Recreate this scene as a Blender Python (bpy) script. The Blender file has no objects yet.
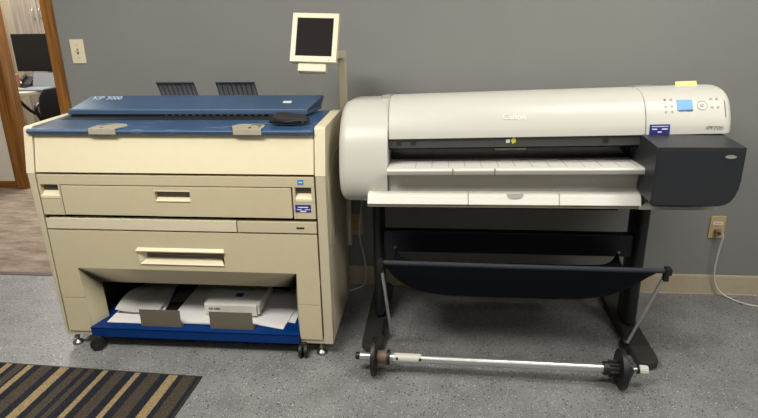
import bpy, bmesh, math, random
from mathutils import Vector, Matrix
random.seed(7)
PI = math.pi
S = bpy.context.scene
C = S.collection

# ------------------------------------------------------------------ materials
def lin(c):
    def f(v):
        v /= 255.0
        return v/12.92 if v <= 0.04045 else ((v+0.055)/1.055)**2.4
    return (f(c[0]), f(c[1]), f(c[2]), 1.0)

def mat(name, col, rough=0.5, metal=0.0, noise=0.04, nscale=30.0, bump=0.0, bscale=300.0, coat=0.0, spec=0.5):
    m = bpy.data.materials.new(name); m.use_nodes = True
    n = m.node_tree.nodes; l = m.node_tree.links
    b = n['Principled BSDF']
    b.inputs['Roughness'].default_value = rough
    b.inputs['Metallic'].default_value = metal
    b.inputs['Specular IOR Level'].default_value = spec
    if coat: b.inputs['Coat Weight'].default_value = coat
    tc = n.new('ShaderNodeTexCoord')
    nz = n.new('ShaderNodeTexNoise'); nz.inputs['Scale'].default_value = nscale; nz.inputs['Detail'].default_value = 4
    l.new(tc.outputs['Object'], nz.inputs['Vector'])
    r = n.new('ShaderNodeValToRGB')
    c = lin(col)
    r.color_ramp.elements[0].position = 0.3; r.color_ramp.elements[1].position = 0.7
    r.color_ramp.elements[0].color = tuple(v*(1-noise) for v in c[:3])+(1,)
    r.color_ramp.elements[1].color = tuple(min(1, v*(1+noise)) for v in c[:3])+(1,)
    l.new(nz.outputs['Fac'], r.inputs['Fac']); l.new(r.outputs['Color'], b.inputs['Base Color'])
    if bump:
        n2 = n.new('ShaderNodeTexNoise'); n2.inputs['Scale'].default_value = bscale; n2.inputs['Detail'].default_value = 3
        l.new(tc.outputs['Object'], n2.inputs['Vector'])
        bp = n.new('ShaderNodeBump'); bp.inputs['Strength'].default_value = bump; bp.inputs['Distance'].default_value = 0.002
        l.new(n2.outputs['Fac'], bp.inputs['Height']); l.new(bp.outputs['Normal'], b.inputs['Normal'])
    return m

def wood(name, dark, light, axis='Z', rough=0.4, scale=1.0):
    m = bpy.data.materials.new(name); m.use_nodes = True
    n = m.node_tree.nodes; l = m.node_tree.links; b = n['Principled BSDF']
    b.inputs['Roughness'].default_value = rough
    tc = n.new('ShaderNodeTexCoord'); mp = n.new('ShaderNodeMapping')
    sc = {'Z': (60, 60, 3), 'X': (3, 60, 60), 'Y': (60, 3, 60)}[axis]
    mp.inputs['Scale'].default_value = tuple(s*scale for s in sc)
    nz = n.new('ShaderNodeTexNoise'); nz.inputs['Scale'].default_value = 1.0; nz.inputs['Detail'].default_value = 6; nz.inputs['Distortion'].default_value = .6
    r = n.new('ShaderNodeValToRGB')
    r.color_ramp.elements[0].position = .35; r.color_ramp.elements[1].position = .68
    r.color_ramp.elements[0].color = lin(dark); r.color_ramp.elements[1].color = lin(light)
    l.new(tc.outputs['Object'], mp.inputs['Vector']); l.new(mp.outputs['Vector'], nz.inputs['Vector'])
    l.new(nz.outputs['Fac'], r.inputs['Fac']); l.new(r.outputs['Color'], b.inputs['Base Color'])
    return m

def floor_mat():
    m = bpy.data.materials.new('speckled_epoxy'); m.use_nodes = True
    n = m.node_tree.nodes; l = m.node_tree.links; b = n['Principled BSDF']
    tc = n.new('ShaderNodeTexCoord')
    nz = n.new('ShaderNodeTexNoise'); nz.inputs['Scale'].default_value = 7; nz.inputs['Detail'].default_value = 8
    l.new(tc.outputs['Object'], nz.inputs['Vector'])
    r = n.new('ShaderNodeValToRGB'); r.color_ramp.elements[0].position = .3; r.color_ramp.elements[1].position = .7
    r.color_ramp.elements[0].color = lin((113, 113, 112)); r.color_ramp.elements[1].color = lin((132, 132, 130))
    l.new(nz.outputs['Fac'], r.inputs['Fac'])
    col = r.outputs['Color']
    for scale, thr, keep, c in ((85, .20, .80, (196, 196, 194)), (62, .24, .62, (58, 58, 60)), (150, .26, .60, (176, 176, 176)), (140, .30, .45, (82, 82, 84)), (40, .13, .80, (56, 56, 58)), (52, .12, .86, (220, 220, 218))):
        v = n.new('ShaderNodeTexVoronoi'); v.inputs['Scale'].default_value = scale
        mp = n.new('ShaderNodeMapping'); mp.inputs['Location'].default_value = (scale*.37, scale*.11, 0)
        l.new(tc.outputs['Object'], mp.inputs['Vector']); l.new(mp.outputs['Vector'], v.inputs['Vector'])
        lt = n.new('ShaderNodeMath'); lt.operation = 'LESS_THAN'; lt.inputs[1].default_value = thr
        l.new(v.outputs['Distance'], lt.inputs[0])
        sp = n.new('ShaderNodeSeparateColor'); l.new(v.outputs['Color'], sp.inputs['Color'])
        gt = n.new('ShaderNodeMath'); gt.operation = 'GREATER_THAN'; gt.inputs[1].default_value = keep
        l.new(sp.outputs['Red'], gt.inputs[0])
        mu = n.new('ShaderNodeMath'); mu.operation = 'MULTIPLY'
        l.new(lt.outputs[0], mu.inputs[0]); l.new(gt.outputs[0], mu.inputs[1])
        mx = n.new('ShaderNodeMix'); mx.data_type = 'RGBA'
        l.new(mu.outputs[0], mx.inputs['Factor']); l.new(col, mx.inputs['A']); mx.inputs['B'].default_value = lin(c)
        col = mx.outputs['Result']
    l.new(col, b.inputs['Base Color'])
    b.inputs['Roughness'].default_value = .38
    b.inputs['Specular IOR Level'].default_value = .5
    n2 = n.new('ShaderNodeTexNoise'); n2.inputs['Scale'].default_value = 60; n2.inputs['Detail'].default_value = 3
    l.new(tc.outputs['Object'], n2.inputs['Vector'])
    bp = n.new('ShaderNodeBump'); bp.inputs['Strength'].default_value = .35; bp.inputs['Distance'].default_value = .003
    l.new(n2.outputs['Fac'], bp.inputs['Height']); l.new(bp.outputs['Normal'], b.inputs['Normal'])
    return m

def carpet_mat():
    m = bpy.data.materials.new('office_carpet'); m.use_nodes = True
    n = m.node_tree.nodes; l = m.node_tree.links; b = n['Principled BSDF']
    b.inputs['Roughness'].default_value = .95; b.inputs['Specular IOR Level'].default_value = .1
    tc = n.new('ShaderNodeTexCoord'); mp = n.new('ShaderNodeMapping'); mp.inputs['Scale'].default_value = (3, 9, 1)
    mp.inputs['Rotation'].default_value = (0, 0, .5)
    nz = n.new('ShaderNodeTexNoise'); nz.inputs['Scale'].default_value = 1.6; nz.inputs['Detail'].default_value = 9; nz.inputs['Roughness'].default_value = .7
    r = n.new('ShaderNodeValToRGB'); r.color_ramp.elements[0].position = .36; r.color_ramp.elements[1].position = .66
    r.color_ramp.elements[0].color = lin((112, 96, 82)); r.color_ramp.elements[1].color = lin((152, 140, 126))
    l.new(tc.outputs['Object'], mp.inputs['Vector']); l.new(mp.outputs['Vector'], nz.inputs['Vector'])
    l.new(nz.outputs['Fac'], r.inputs['Fac']); l.new(r.outputs['Color'], b.inputs['Base Color'])
    return m

def mat_stripes():
    m = bpy.data.materials.new('striped_carpet_mat'); m.use_nodes = True
    n = m.node_tree.nodes; l = m.node_tree.links; b = n['Principled BSDF']
    b.inputs['Roughness'].default_value = .95; b.inputs['Specular IOR Level'].default_value = .1
    tc = n.new('ShaderNodeTexCoord'); sx = n.new('ShaderNodeSeparateXYZ'); l.new(tc.outputs['Object'], sx.inputs[0])
    # object x: 0 at the right end, negative to the left, one unit = 1 m
    mr = n.new('ShaderNodeMapRange'); mr.inputs['From Min'].default_value = -1.0; mr.inputs['From Max'].default_value = 0.0
    l.new(sx.outputs['X'], mr.inputs['Value'])
    r = n.new('ShaderNodeValToRGB'); cr = r.color_ramp; cr.interpolation = 'CONSTANT'
    navy, brown, tan = lin((34, 35, 41)), lin((66, 59, 51)), lin((134, 116, 86))
    st = [(0, navy), (.04, brown), (.10, navy), (.14, tan), (.165, navy), (.19, brown), (.225, navy)]
    tans = [(.25, .027), (.404, .038), (.587, .025), (.728, .023), (.880, .037)]
    for k, (c_, w_) in enumerate(tans):
        st += [(c_-w_/2, tan), (c_+w_/2, navy)]
        if k < 4:
            n0, n1 = c_+w_/2+.034, tans[k+1][0]-tans[k+1][1]/2-.036
            if k == 1: st += [(n0, brown), (n0+.034, navy), (n0+.056, brown), (n1, navy)]
            else: st += [(n0, brown), (n1, navy)]
    st += [(.925, brown), (.975, navy)]
    cr.elements[0].position = 0; cr.elements[0].color = st[0][1]
    cr.elements[1].position = st[1][0]; cr.elements[1].color = st[1][1]
    for p_, c_ in st[2:]:
        e = cr.elements.new(p_); e.color = c_
    l.new(mr.outputs[0], r.inputs['Fac'])
    nz = n.new('ShaderNodeTexNoise'); nz.inputs['Scale'].default_value = 260; nz.inputs['Detail'].default_value = 3
    l.new(tc.outputs['Object'], nz.inputs['Vector'])
    r2 = n.new('ShaderNodeValToRGB'); r2.color_ramp.elements[0].position = .35; r2.color_ramp.elements[1].position = .65
    r2.color_ramp.elements[0].color = (.55, .55, .55, 1); r2.color_ramp.elements[1].color = (1.5, 1.5, 1.5, 1)
    l.new(nz.outputs['Fac'], r2.inputs['Fac'])
    mx = n.new('ShaderNodeMix'); mx.data_type = 'RGBA'; mx.blend_type = 'MULTIPLY'; mx.inputs['Factor'].default_value = 1
    l.new(r.outputs['Color'], mx.inputs['A']); l.new(r2.outputs['Color'], mx.inputs['B'])
    l.new(mx.outputs['Result'], b.inputs['Base Color'])
    bp = n.new('ShaderNodeBump'); bp.inputs['Strength'].default_value = .6; bp.inputs['Distance'].default_value = .003
    l.new(nz.outputs['Fac'], bp.inputs['Height']); l.new(bp.outputs['Normal'], b.inputs['Normal'])
    return m

def shelf_blue():                     # blue plastic with pale paper scuffs
    m = mat('blue_plastic_scuffed', (50, 78, 112), .32, noise=.10, nscale=9)
    n = m.node_tree.nodes; l = m.node_tree.links; b = n['Principled BSDF']
    tc = n.new('ShaderNodeTexCoord'); mp = n.new('ShaderNodeMapping'); mp.inputs['Scale'].default_value = (9, 30, 1); mp.inputs['Rotation'].default_value = (0, 0, .5)
    nz = n.new('ShaderNodeTexNoise'); nz.inputs['Scale'].default_value = 1.1; nz.inputs['Detail'].default_value = 5
    l.new(tc.outputs['Object'], mp.inputs['Vector']); l.new(mp.outputs['Vector'], nz.inputs['Vector'])
    r = n.new('ShaderNodeValToRGB'); r.color_ramp.elements[0].position = .56; r.color_ramp.elements[1].position = .70
    r.color_ramp.elements[0].color = (0, 0, 0, 1); r.color_ramp.elements[1].color = (.30, .30, .30, 1)
    l.new(nz.outputs['Fac'], r.inputs['Fac'])
    mx = n.new('ShaderNodeMix'); mx.data_type = 'RGBA'
    src = b.inputs['Base Color'].links[0].from_socket
    l.new(r.outputs['Color'], mx.inputs['Factor']); l.new(src, mx.inputs['A']); mx.inputs['B'].default_value = lin((150, 175, 200))
    l.new(mx.outputs['Result'], b.inputs['Base Color'])
    return m

M_wall = mat('grey_wall_paint', (131, 131, 127), .75, noise=.02, nscale=3, bump=.12, bscale=250)
M_white_wall = mat('cream_wall_paint', (226, 218, 204), .8, noise=.02)
M_ceiling = mat('ceiling_tile', (225, 225, 220), .9)
M_floor = floor_mat(); M_carpet = carpet_mat()
M_base = mat('vinyl_baseboard', (186, 172, 146), .5)
M_oak = wood('oak_trim', (106, 66, 24), (160, 108, 52), 'Z')
M_oakx = wood('oak_trim_horizontal', (106, 66, 24), (160, 108, 52), 'X')
M_cab = wood('grey_laminate', (104, 97, 90), (136, 128, 119), 'Z', .5, .8)
M_cream = mat('ivory_plastic', (210, 200, 172), .45, noise=.015, bump=.05, bscale=700)
M_beige = mat('beige_plastic', (196, 184, 152), .5, noise=.015, bump=.05, bscale=700)
M_side = mat('warm_beige_metal', (192, 181, 154), .5, noise=.015)
M_lip = mat('pale_beige_plastic', (222, 210, 178), .42, noise=.01)
M_trough = mat('taupe_plastic', (112, 104, 90), .5)
M_guide = mat('brown_grey_metal', (104, 96, 82), .5)
M_putty = mat('putty_plastic', (168, 160, 142), .45)
M_dark = mat('dark_void_plastic', (22, 21, 20), .7)
M_blue = mat('blue_plastic', (64, 84, 110), .42, noise=.05, nscale=12)
M_blue_s = shelf_blue()
M_bluetray = mat('saturated_blue_metal', (2, 46, 104), .45, spec=.2)
M_blueled = mat('pale_blue_edge', (80, 106, 136), .35)
M_rubber = mat('black_rubber', (20, 20, 21), .5)
M_chrome = mat('zinc_plated_steel', (165, 163, 158), .36, metal=1)
M_alu = mat('brushed_aluminium', (205, 205, 202), .32, metal=.85, noise=.02)
M_rod = mat('grey_steel_rod', (186, 186, 184), .35, metal=.5)
M_white = mat('warm_white_plastic', (196, 193, 183), .38, noise=.012, nscale=4, bump=.03, bscale=700)
M_white_lit = mat('lit_white_plastic', (218, 215, 206), .4, noise=.01)  # lighter copy of the white plastic: light on ledge and flaps painted in
M_silver = mat('light_grey_plastic', (160, 157, 148), .4, noise=.01)
M_gloss = mat('gloss_black_plastic', (14, 14, 15), .12)
M_band = mat('smoked_plastic', (76, 74, 74), .22)
M_char = mat('charcoal_plastic', (40, 42, 46), .42, bump=.08, bscale=900)
M_navy = mat('navy_black_metal', (17, 19, 26), .45)
M_leg = mat('black_coated_metal', (24, 25, 28), .5)
M_foot = mat('grey_black_metal', (44, 44, 42), .55)
M_cloth = mat('navy_cloth', (15, 19, 28), .9, spec=.2, noise=.15, nscale=200, bump=.4, bscale=900)
M_hem = mat('charcoal_hem', (36, 39, 47), .8)
M_ivory = mat('ivory_switch_plastic', (226, 214, 184), .4)
M_tanplate = mat('tan_outlet_plastic', (190, 164, 120), .45)
M_plug = mat('taupe_plug', (128, 104, 84), .5)
M_cord = mat('white_cord', (205, 203, 196), .5)
M_note = mat('yellow_note_paper', (232, 220, 140), .8)
M_paper = mat('white_paper', (222, 220, 218), .75, noise=.02)
M_paper2 = mat('grey_white_paper', (196, 192, 188), .8, noise=.02)
M_carton = mat('white_carton', (208, 204, 196), .7)
M_pouch = mat('black_pouch_fabric', (36, 35, 35), .7, noise=.2, nscale=60, bump=.5, bscale=160)
M_scr = mat('dark_screen_glass', (30, 25, 23), .6, spec=.08)
M_monscr = mat('matte_black_screen', (24, 24, 26), .5, spec=.1)
M_lcd = bpy.data.materials.new('lit_lcd'); M_lcd.use_nodes = True
_b = M_lcd.node_tree.nodes['Principled BSDF']; _b.inputs['Base Color'].default_value = lin((90, 140, 200)); _b.inputs['Emission Color'].default_value = lin((100, 155, 225)); _b.inputs['Emission Strength'].default_value = .35
M_lcdd = mat('lcd_dark_blue', (60, 90, 140), .3)
M_sticker = mat('blue_sticker', (38, 44, 122), .4)
M_sticker2 = mat('bright_blue_sticker', (60, 130, 200), .4)
M_ink = mat('printed_grey_ink', (120, 118, 116), .5)
M_inkd = mat('printed_dark_ink', (50, 50, 52), .5)
M_inkw = mat('printed_white_ink', (225, 225, 230), .5)
M_wicker = mat('dark_grey_rack_plastic', (124, 125, 130), .5)
M_rib = mat('rack_rib_plastic', (86, 86, 92), .5)
M_emb = mat('embossed_white', (222, 220, 212), .4)
M_logo = mat('silver_logo_ink', (176, 188, 204), .4)
M_yel = mat('yellow_sticker', (214, 206, 70), .5)
M_tube = mat('brown_core', (110, 88, 70), .6)
M_desk = mat('grey_desk_laminate', (176, 168, 156), .5)
M_laptop = mat('slate_grey_plastic', (98, 102, 108), .45)
M_mattedge = mat('black_mat_edging', (30, 29, 30), .7)
M_thr = mat('dark_threshold_vinyl', (74, 60, 52), .6)
M_red = mat('brown_red_card', (130, 92, 76), .7)

# ------------------------------------------------------------------ mesh helpers
class MB:
    def __init__(s): s.bm = bmesh.new()
    def _merge(s, b2):
        me = bpy.data.meshes.new('_t'); b2.to_mesh(me); b2.free(); s.bm.from_mesh(me); bpy.data.meshes.remove(me); return s
    def raw(s, vs, fs, bev=0, seg=2):
        b = bmesh.new(); v = [b.verts.new(p) for p in vs]
        for f in fs: b.faces.new([v[i] for i in f])
        bmesh.ops.recalc_face_normals(b, faces=b.faces[:])
        if bev:
            ed = [e for e in b.edges if len(e.link_faces) == 2 and e.calc_face_angle(0) > .5]
            bmesh.ops.bevel(b, geom=ed, offset=bev, segments=seg, affect='EDGES', profile=.5, clamp_overlap=True)
        return s._merge(b)
    def box(s, x0, x1, y0, y1, z0, z1, bev=0, seg=2, rot=None):
        vs = [(x, y, z) for z in (z0, z1) for y in (y0, y1) for x in (x0, x1)]
        if rot:                       # (angle about z) round the box centre
            c = Vector(((x0+x1)/2, (y0+y1)/2, (z0+z1)/2)); R = rot if isinstance(rot, Matrix) else Matrix.Rotation(rot, 3, 'Z')
            vs = [tuple(R @ (Vector(v)-c)+c) for v in vs]
        return s.raw(vs, [(0, 2, 3, 1), (4, 5, 7, 6), (0, 1, 5, 4), (2, 6, 7, 3), (0, 4, 6, 2), (1, 3, 7, 5)], bev, seg)
    def prism(s, poly, a0, a1, axis='x', bev=0, seg=2):
        f = {'x': lambda a, p: (a, p[0], p[1]), 'y': lambda a, p: (p[0], a, p[1]), 'z': lambda a, p: (p[0], p[1], a)}[axis]
        n = len(poly); vs = [f(a0, p) for p in poly]+[f(a1, p) for p in poly]
        fs = [tuple(range(n)), tuple(range(2*n-1, n-1, -1))]+[(i, (i+1) % n, n+(i+1) % n, n+i) for i in range(n)]
        return s.raw(vs, fs, bev, seg)
    def loft(s, rings, cap=True):
        n = len(rings[0]); vs = [p for r in rings for p in r]; fs = []
        for k in range(len(rings)-1):
            for i in range(n):
                j = (i+1) % n
                fs.append((k*n+i, k*n+j, (k+1)*n+j, (k+1)*n+i))
        if cap: fs += [tuple(range(n)), tuple(range((len(rings)-1)*n, len(rings)*n))]
        return s.raw(vs, fs)
    def sheet(s, grid, th=0):         # grid[i][j] points; solid if th
        ni, nj = len(grid), len(grid[0])
        if not th:
            return s.raw([p for r in grid for p in r], [(i*nj+j, i*nj+j+1, (i+1)*nj+j+1, (i+1)*nj+j) for i in range(ni-1) for j in range(nj-1)])
        top = [Vector(p) for r in grid for p in r]; nr = []
        for i in range(ni):
            for j in range(nj):
                a = Vector(grid[min(i+1, ni-1)][j])-Vector(grid[max(i-1, 0)][j]); b = Vector(grid[i][min(j+1, nj-1)])-Vector(grid[i][max(j-1, 0)])
                nr.append(a.cross(b).normalized())
        vs = top+[t-n_*th for t, n_ in zip(top, nr)]; N = ni*nj
        fs = [(i*nj+j, i*nj+j+1, (i+1)*nj+j+1, (i+1)*nj+j) for i in range(ni-1) for j in range(nj-1)]
        fs += [tuple(N+q for q in f[::-1]) for f in fs]
        bd = [(0, j) for j in range(nj)]+[(i, nj-1) for i in range(1, ni)]+[(ni-1, j) for j in range(nj-2, -1, -1)]+[(i, 0) for i in range(ni-2, 0, -1)]
        ix = [i*nj+j for i, j in bd]
        for k in range(len(ix)):
            a, b = ix[k], ix[(k+1) % len(ix)]; fs.append((a, b, N+b, N+a))
        return s.raw([tuple(v) for v in vs], fs)
    def tube(s, pts, r, n=12, cap=True):
        pts = [Vector(p) for p in pts]; rings = []; up = None
        for i, p in enumerate(pts):
            t = (pts[min(i+1, len(pts)-1)]-pts[max(i-1, 0)]).normalized()
            if up is None: up = Vector((0, 0, 1)) if abs(t.z) < .9 else Vector((0, 1, 0))
            a = t.cross(up).normalized(); up = a.cross(t).normalized()
            rr = r[i] if isinstance(r, (list, tuple)) else r
            rings.append([tuple(p+a*math.cos(q*2*PI/n)*rr+up*math.sin(q*2*PI/n)*rr) for q in range(n)])
        return s.loft(rings, cap)
    def cyl(s, p0, p1, r, n=24, bev=0):
        p0, p1 = Vector(p0), Vector(p1); d = p1-p0; L = d.length; u = d.normalized()
        if bev: return s.tube([p0, p0+u*bev*.3, p0+u*bev, p1-u*bev, p1-u*bev*.3, p1], [r-bev, r-bev*.3, r, r, r-bev*.3, r-bev], n)
        return s.tube([p0, p1], r, n)
    def build(s, name, m, parent=None, loc=None):
        bm = s.bm; bmesh.ops.remove_doubles(bm, verts=bm.verts[:], dist=1e-6)
        org = Vector(loc) if loc is not None else (parent_org(parent) if parent else Vector())
        bmesh.ops.translate(bm, verts=bm.verts[:], vec=-org)
        for f in bm.faces: f.smooth = True
        for e in bm.edges:
            e.smooth = not (len(e.link_faces) == 2 and e.calc_face_angle(0) > math.radians(38))
        me = bpy.data.meshes.new(name); bm.to_mesh(me); bm.free()
        me.materials.append(m)
        o = bpy.data.objects.new(name, me); C.objects.link(o)
        if parent: o.parent = parent
        else: o.location = org
        wn = o.modifiers.new('weighted_normals', 'WEIGHTED_NORMAL'); wn.keep_sharp = True; wn.weight = 60
        return o

def parent_org(o):
    v = Vector()
    while o: v += Vector(o.location); o = o.parent
    return v
def thing(name, loc, label, cat, group=None):
    o = bpy.data.objects.new(name, None); C.objects.link(o); o.location = loc; o.empty_display_size = .1
    return tag(o, label, cat, group)
def tag(o, label, cat, group=None):
    o['label'] = label; o['category'] = cat
    if group: o['group'] = group
    return o
def struct(o): o['kind'] = 'structure'; return o
def lab(o, t): o['label'] = t; return o

def text(s, name, size, m, parent, pos, R, extrude=.0004, bold=False, sx=1):
    cu = bpy.data.curves.new('_f', 'FONT'); cu.body = s; cu.size = size; cu.extrude = extrude; cu.align_x = 'CENTER'; cu.align_y = 'CENTER'
    if bold: cu.offset = size*.02
    t = bpy.data.objects.new('_f', cu); C.objects.link(t)
    dg = bpy.context.evaluated_depsgraph_get(); me = bpy.data.meshes.new_from_object(t.evaluated_get(dg))
    bpy.data.objects.remove(t); bpy.data.curves.remove(cu)
    me.name = name
    Mx = Matrix.Translation(Vector(pos)-parent_org(parent)) @ R.to_4x4() @ Matrix.Scale(sx, 4, (1, 0, 0))
    me.transform(Mx); me.materials.clear(); me.materials.append(m)
    o = bpy.data.objects.new(name, me); C.objects.link(o); o.parent = parent
    return o
R_front = Matrix.Rotation(PI/2, 3, 'X')            # text facing -y

# ------------------------------------------------------------------ setting
W0, W1 = -5.2, 3.2; YF = -5.2; CH = 2.7
m = MB(); m.box(W0, W1, YF, 0, -.05, 0); struct(m.build('floor', M_floor))
m = MB(); m.box(W0, W1, 0, 4.2, -.05, -.001); struct(m.build('floor_carpet', M_carpet))
m = MB(); m.box(W0, W1, YF, 4.2, CH, CH+.05); struct(m.build('ceiling', M_ceiling))
DXL, DXR = -2.86, -1.91
m = MB(); m.box(DXR+.02, W1, 0, .12, 0, CH); m.box(W0, DXL-.02, 0, .12, 0, CH); m.box(DXL-.02, DXR+.02, 0, .12, 2.06, CH); struct(m.build('wall_back', M_wall))
m = MB(); m.box(W0-.1, W0, YF, 4.2, 0, CH); struct(m.build('wall_left', M_white_wall))
m = MB(); m.box(W1, W1+.1, YF, 0.12, 0, CH); struct(m.build('wall_right', M_wall))
m = MB(); m.box(W0, W1, YF-.1, YF, 0, CH); struct(m.build('wall_front', M_wall))
# printer-room doorway: jamb lining and casings
m = MB()
m.box(DXR, DXR+.02, -.005, .125, 0, 2.04, .002); m.box(DXL-.02, DXL, -.005, .125, 0, 2.04, .002); m.box(DXL-.02, DXR+.02, -.005, .125, 2.04, 2.06)
m.box(DXR+.006, DXR+.062, -.018, -.001, 0, 2.10, .004); m.box(DXL-.062, DXL-.006, -.018, -.001, 0, 2.10, .004); m.box(DXL-.062, DXR+.062, -.018, -.001, 2.045, 2.10, .004)
m.box(DXR+.006, DXR+.062, .121, .138, 0, 2.10, .004)
m.box(DXR-.012, DXR, .05, .09, 0, 2.04, .002)
struct(m.build('trim_1', M_oak))
# far wall of the passage with the office doorway
FX = -3.37
m = MB(); m.box(W0, FX-.03, 1.57, 1.69, 0, CH); m.box(FX+1.0, W1, 1.57, 1.69, 0, CH); m.box(FX-.03, FX+1.0, 1.57, 1.69, 2.05, CH); struct(m.build('wall_middle', M_white_wall))
m = MB(); m.box(FX-.025, FX, 1.565, 1.695, 0, 2.04, .002); m.box(FX-.095, FX-.02, 1.55, 1.569, 0, 2.10, .004); m.box(FX-.02, FX-.006, 1.60, 1.64, 0, 2.04)
m.box(FX+.97, FX+.995, 1.565, 1.695, 0, 2.04, .002); m.box(FX+.985, FX+1.06, 1.55, 1.569, 0, 2.10, .004)
struct(m.build('trim_2', M_oak))
m = MB(); m.box(W0, FX-.095, 1.556, 1.57, 0, .062, .003); struct(m.build('baseboard_middle', M_oakx))
m = MB(); m.box(W0, W1, 4.2, 4.3, 0, CH); struct(m.build('wall_office', M_white_wall))
m = MB(); m.box(W1, W1+.1, .12, 4.2, 0, CH); struct(m.build('wall_office_right', M_white_wall))
m = MB(); m.prism([(-.0005, 0), (-.0005, .1016), (-.004, .1016), (-.009, .09), (-.009, .006), (-.013, 0)], DXR+.063, W1, 'x'); struct(m.build('baseboard_back', M_base))
m = MB(); m.prism([(-.022, 0), (-.014, .006), (.01, .006), (.02, 0)], DXL, DXR, 'x'); struct(m.build('trim_3', M_thr))

# ------------------------------------------------------------------ light switch and outlets
def plate(name, x, z, mtl, label, cat):
    t = thing(name, (x, 0, z-.057), label, cat)
    MB().box(x-.035, x+.035, -.006, -.0005, z-.057, z+.057, .002).build('cover_plate', mtl, t)
    return t
t = plate('light_switch', -1.760, 1.210, M_ivory, 'ivory toggle light switch on grey wall beside the oak doorway', 'light switch')
MB().box(-1.765, -1.755, -.008, -.005, 1.197, 1.223, .001).build('toggle_surround', M_trough, t)
MB().raw([(-1.764, -.007, 1.203), (-1.756, -.007, 1.203), (-1.756, -.007, 1.216), (-1.764, -.007, 1.216), (-1.763, -.018, 1.214), (-1.757, -.018, 1.214), (-1.757, -.018, 1.219), (-1.763, -.018, 1.219)],
         [(0, 1, 2, 3), (4, 5, 6, 7), (0, 1, 5, 4), (1, 2, 6, 5), (2, 3, 7, 6), (3, 0, 4, 7)], .001).build('toggle', M_ivory, t)
for dz in (-.03, .03): MB().cyl((-1.76, -.0055, 1.21+dz), (-1.76, -.0072, 1.21+dz), .003, 10).build('screw', M_putty, t)
def outlet(x, z, label):
    t = plate('power_outlet', x, z, M_tanplate, label, 'outlet')
    for dz in (-.02, .02):
        s_ = MB(); s_.cyl((x, -.005, z+dz), (x, -.0075, z+dz), .0165, 24, .001); so = s_.build('socket', M_tanplate, t)
        s_ = MB(); s_.box(x-.008, x-.006, -.0079, -.0074, z+dz-.004, z+dz+.006); s_.box(x+.006, x+.008, -.0079, -.0074, z+dz-.004, z+dz+.006); s_.cyl((x, -.0074, z+dz-.009), (x, -.0079, z+dz-.009), .0025, 8); s_.build('slots', M_dark, so)
    MB().cyl((x, -.0055, z), (x, -.0072, z), .003, 10).build('screw', M_putty, t)
    return t
ORX, ORZ = 1.339, .356
t = outlet(ORX, ORZ, 'tan wall outlet with white sticker and plug, right of the white plotter')
lab(MB().box(ORX-.022, ORX+.022, -.0085, -.0078, ORZ+.013, ORZ+.029).build('sticker', M_paper, t), 'small white printed sticker')
text('CIRCUIT', 'sticker_text', .008, M_inkd, t, (ORX, -.0088, ORZ+.021), R_front)
outlet(-.422, .336, 'tan wall outlet in the shadow between the two machines')

def spline(pts, n=10):
    P = [Vector(p) for p in pts]; out = []
    for i in range(len(P)-1):
        a, b, c, d = P[max(i-1, 0)], P[i], P[i+1], P[min(i+2, len(P)-1)]
        for k in range(n):
            t_ = k/n
            out.append(.5*((2*b)+(-a+c)*t_+(2*a-5*b+4*c-d)*t_*t_+(-a+3*b-3*c+d)*t_**3))
    out.append(P[-1]); return out
t = thing('wall_power_cable', (ORX, 0, .2), 'white power cord plugged into the right outlet and curling onto the floor', 'cord')
MB().tube(spline([(1.347, -.04, .340), (1.354, -.048, .325), (1.352, -.042, .28), (1.350, -.034, .20), (1.353, -.028, .12), (1.370, -.028, .06), (1.398, -.035, .022), (1.435, -.07, .006), (1.48, -.115, .005), (1.56, -.140, .005), (1.8, -.13, .005)]), .0042, 10).build('cable', M_cord, t)
m = MB(); m.box(ORX-.013, ORX+.013, -.03, -.008, ORZ-.034, ORZ-.006, .004); m.tube([(ORX, -.025, ORZ-.015), (ORX+.005, -.038, ORZ-.013), (ORX+.010, -.043, ORZ-.02)], [.009, .007, .005], 10); m.build('plug', M_plug, t)
t = MB().tube(spline([(-.385, -.05, .60), (-.380, -.045, .50), (-.398, -.03, .36), (-.400, -.03, .27), (-.380, -.03, .16), (-.372, -.028, .09), (-.376, -.03, .03), (-.39, -.04, .006), (-.43, -.085, .006), (-.50, -.13, .006), (-.60, -.14, .006)]), .004, 10).build('hanging_cable', M_cord, None, (-.38, -.03, 0))
tag(t, 'thin white cable hanging behind the plotter and trailing toward the beige copier', 'cable')

# ------------------------------------------------------------------ beige wide-format copier
K = thing('wide_format_copier', (-1.04, -.45, 0), 'large beige and blue wide-format copier on casters, left of the white plotter', 'copier')
XL, XR = -1.644, -.432; SL, SR = -1.610, -.473
FY = -.692
prof = [(FY, .055), (FY, .790), (-.655, .966), (-.645, .972), (-.262, .972), (-.235, .955), (-.215, .90), (-.205, .055)]
o = MB().prism(prof, XL, SL-.002, 'x', .004)
for v in o.bm.verts:
    if v.co.x < -1.625 and v.co.z < .79: v.co.x += (.79-v.co.z)/.735*.022
o = o.build('side_panel', M_side, K)
sp = MB().prism(prof, SR+.002, XR, 'x', .004).build('side_panel', M_side, K)
# ivory upper cheek strips on the side panels
for a, b in ((XL-.001, SL-.001), (SR+.001, XR+.001)):
    MB().prism([(FY-.001, .792), (-.656, .967), (-.645, .9735), (-.30, .9735), (-.30, .969), (-.64, .968), (-.69+.004, .796)], a, b, 'x', .001).build('cheek_trim', M_lip, K)
# service panel and latch on the right side
a = MB(); a.prism([(-.66, .50), (-.66, .72), (-.64, .76), (-.50, .84), (-.30, .84), (-.30, .50)], XR, XR+.004, 'x', .002); ap = a.build('service_panel', M_side, sp)
MB().prism([(-.655, .08), (-.655, .46), (-.30, .49), (-.30, .08)], XR, XR+.003, 'x', .002).build('lower_service_panel', M_side, sp)
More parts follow.
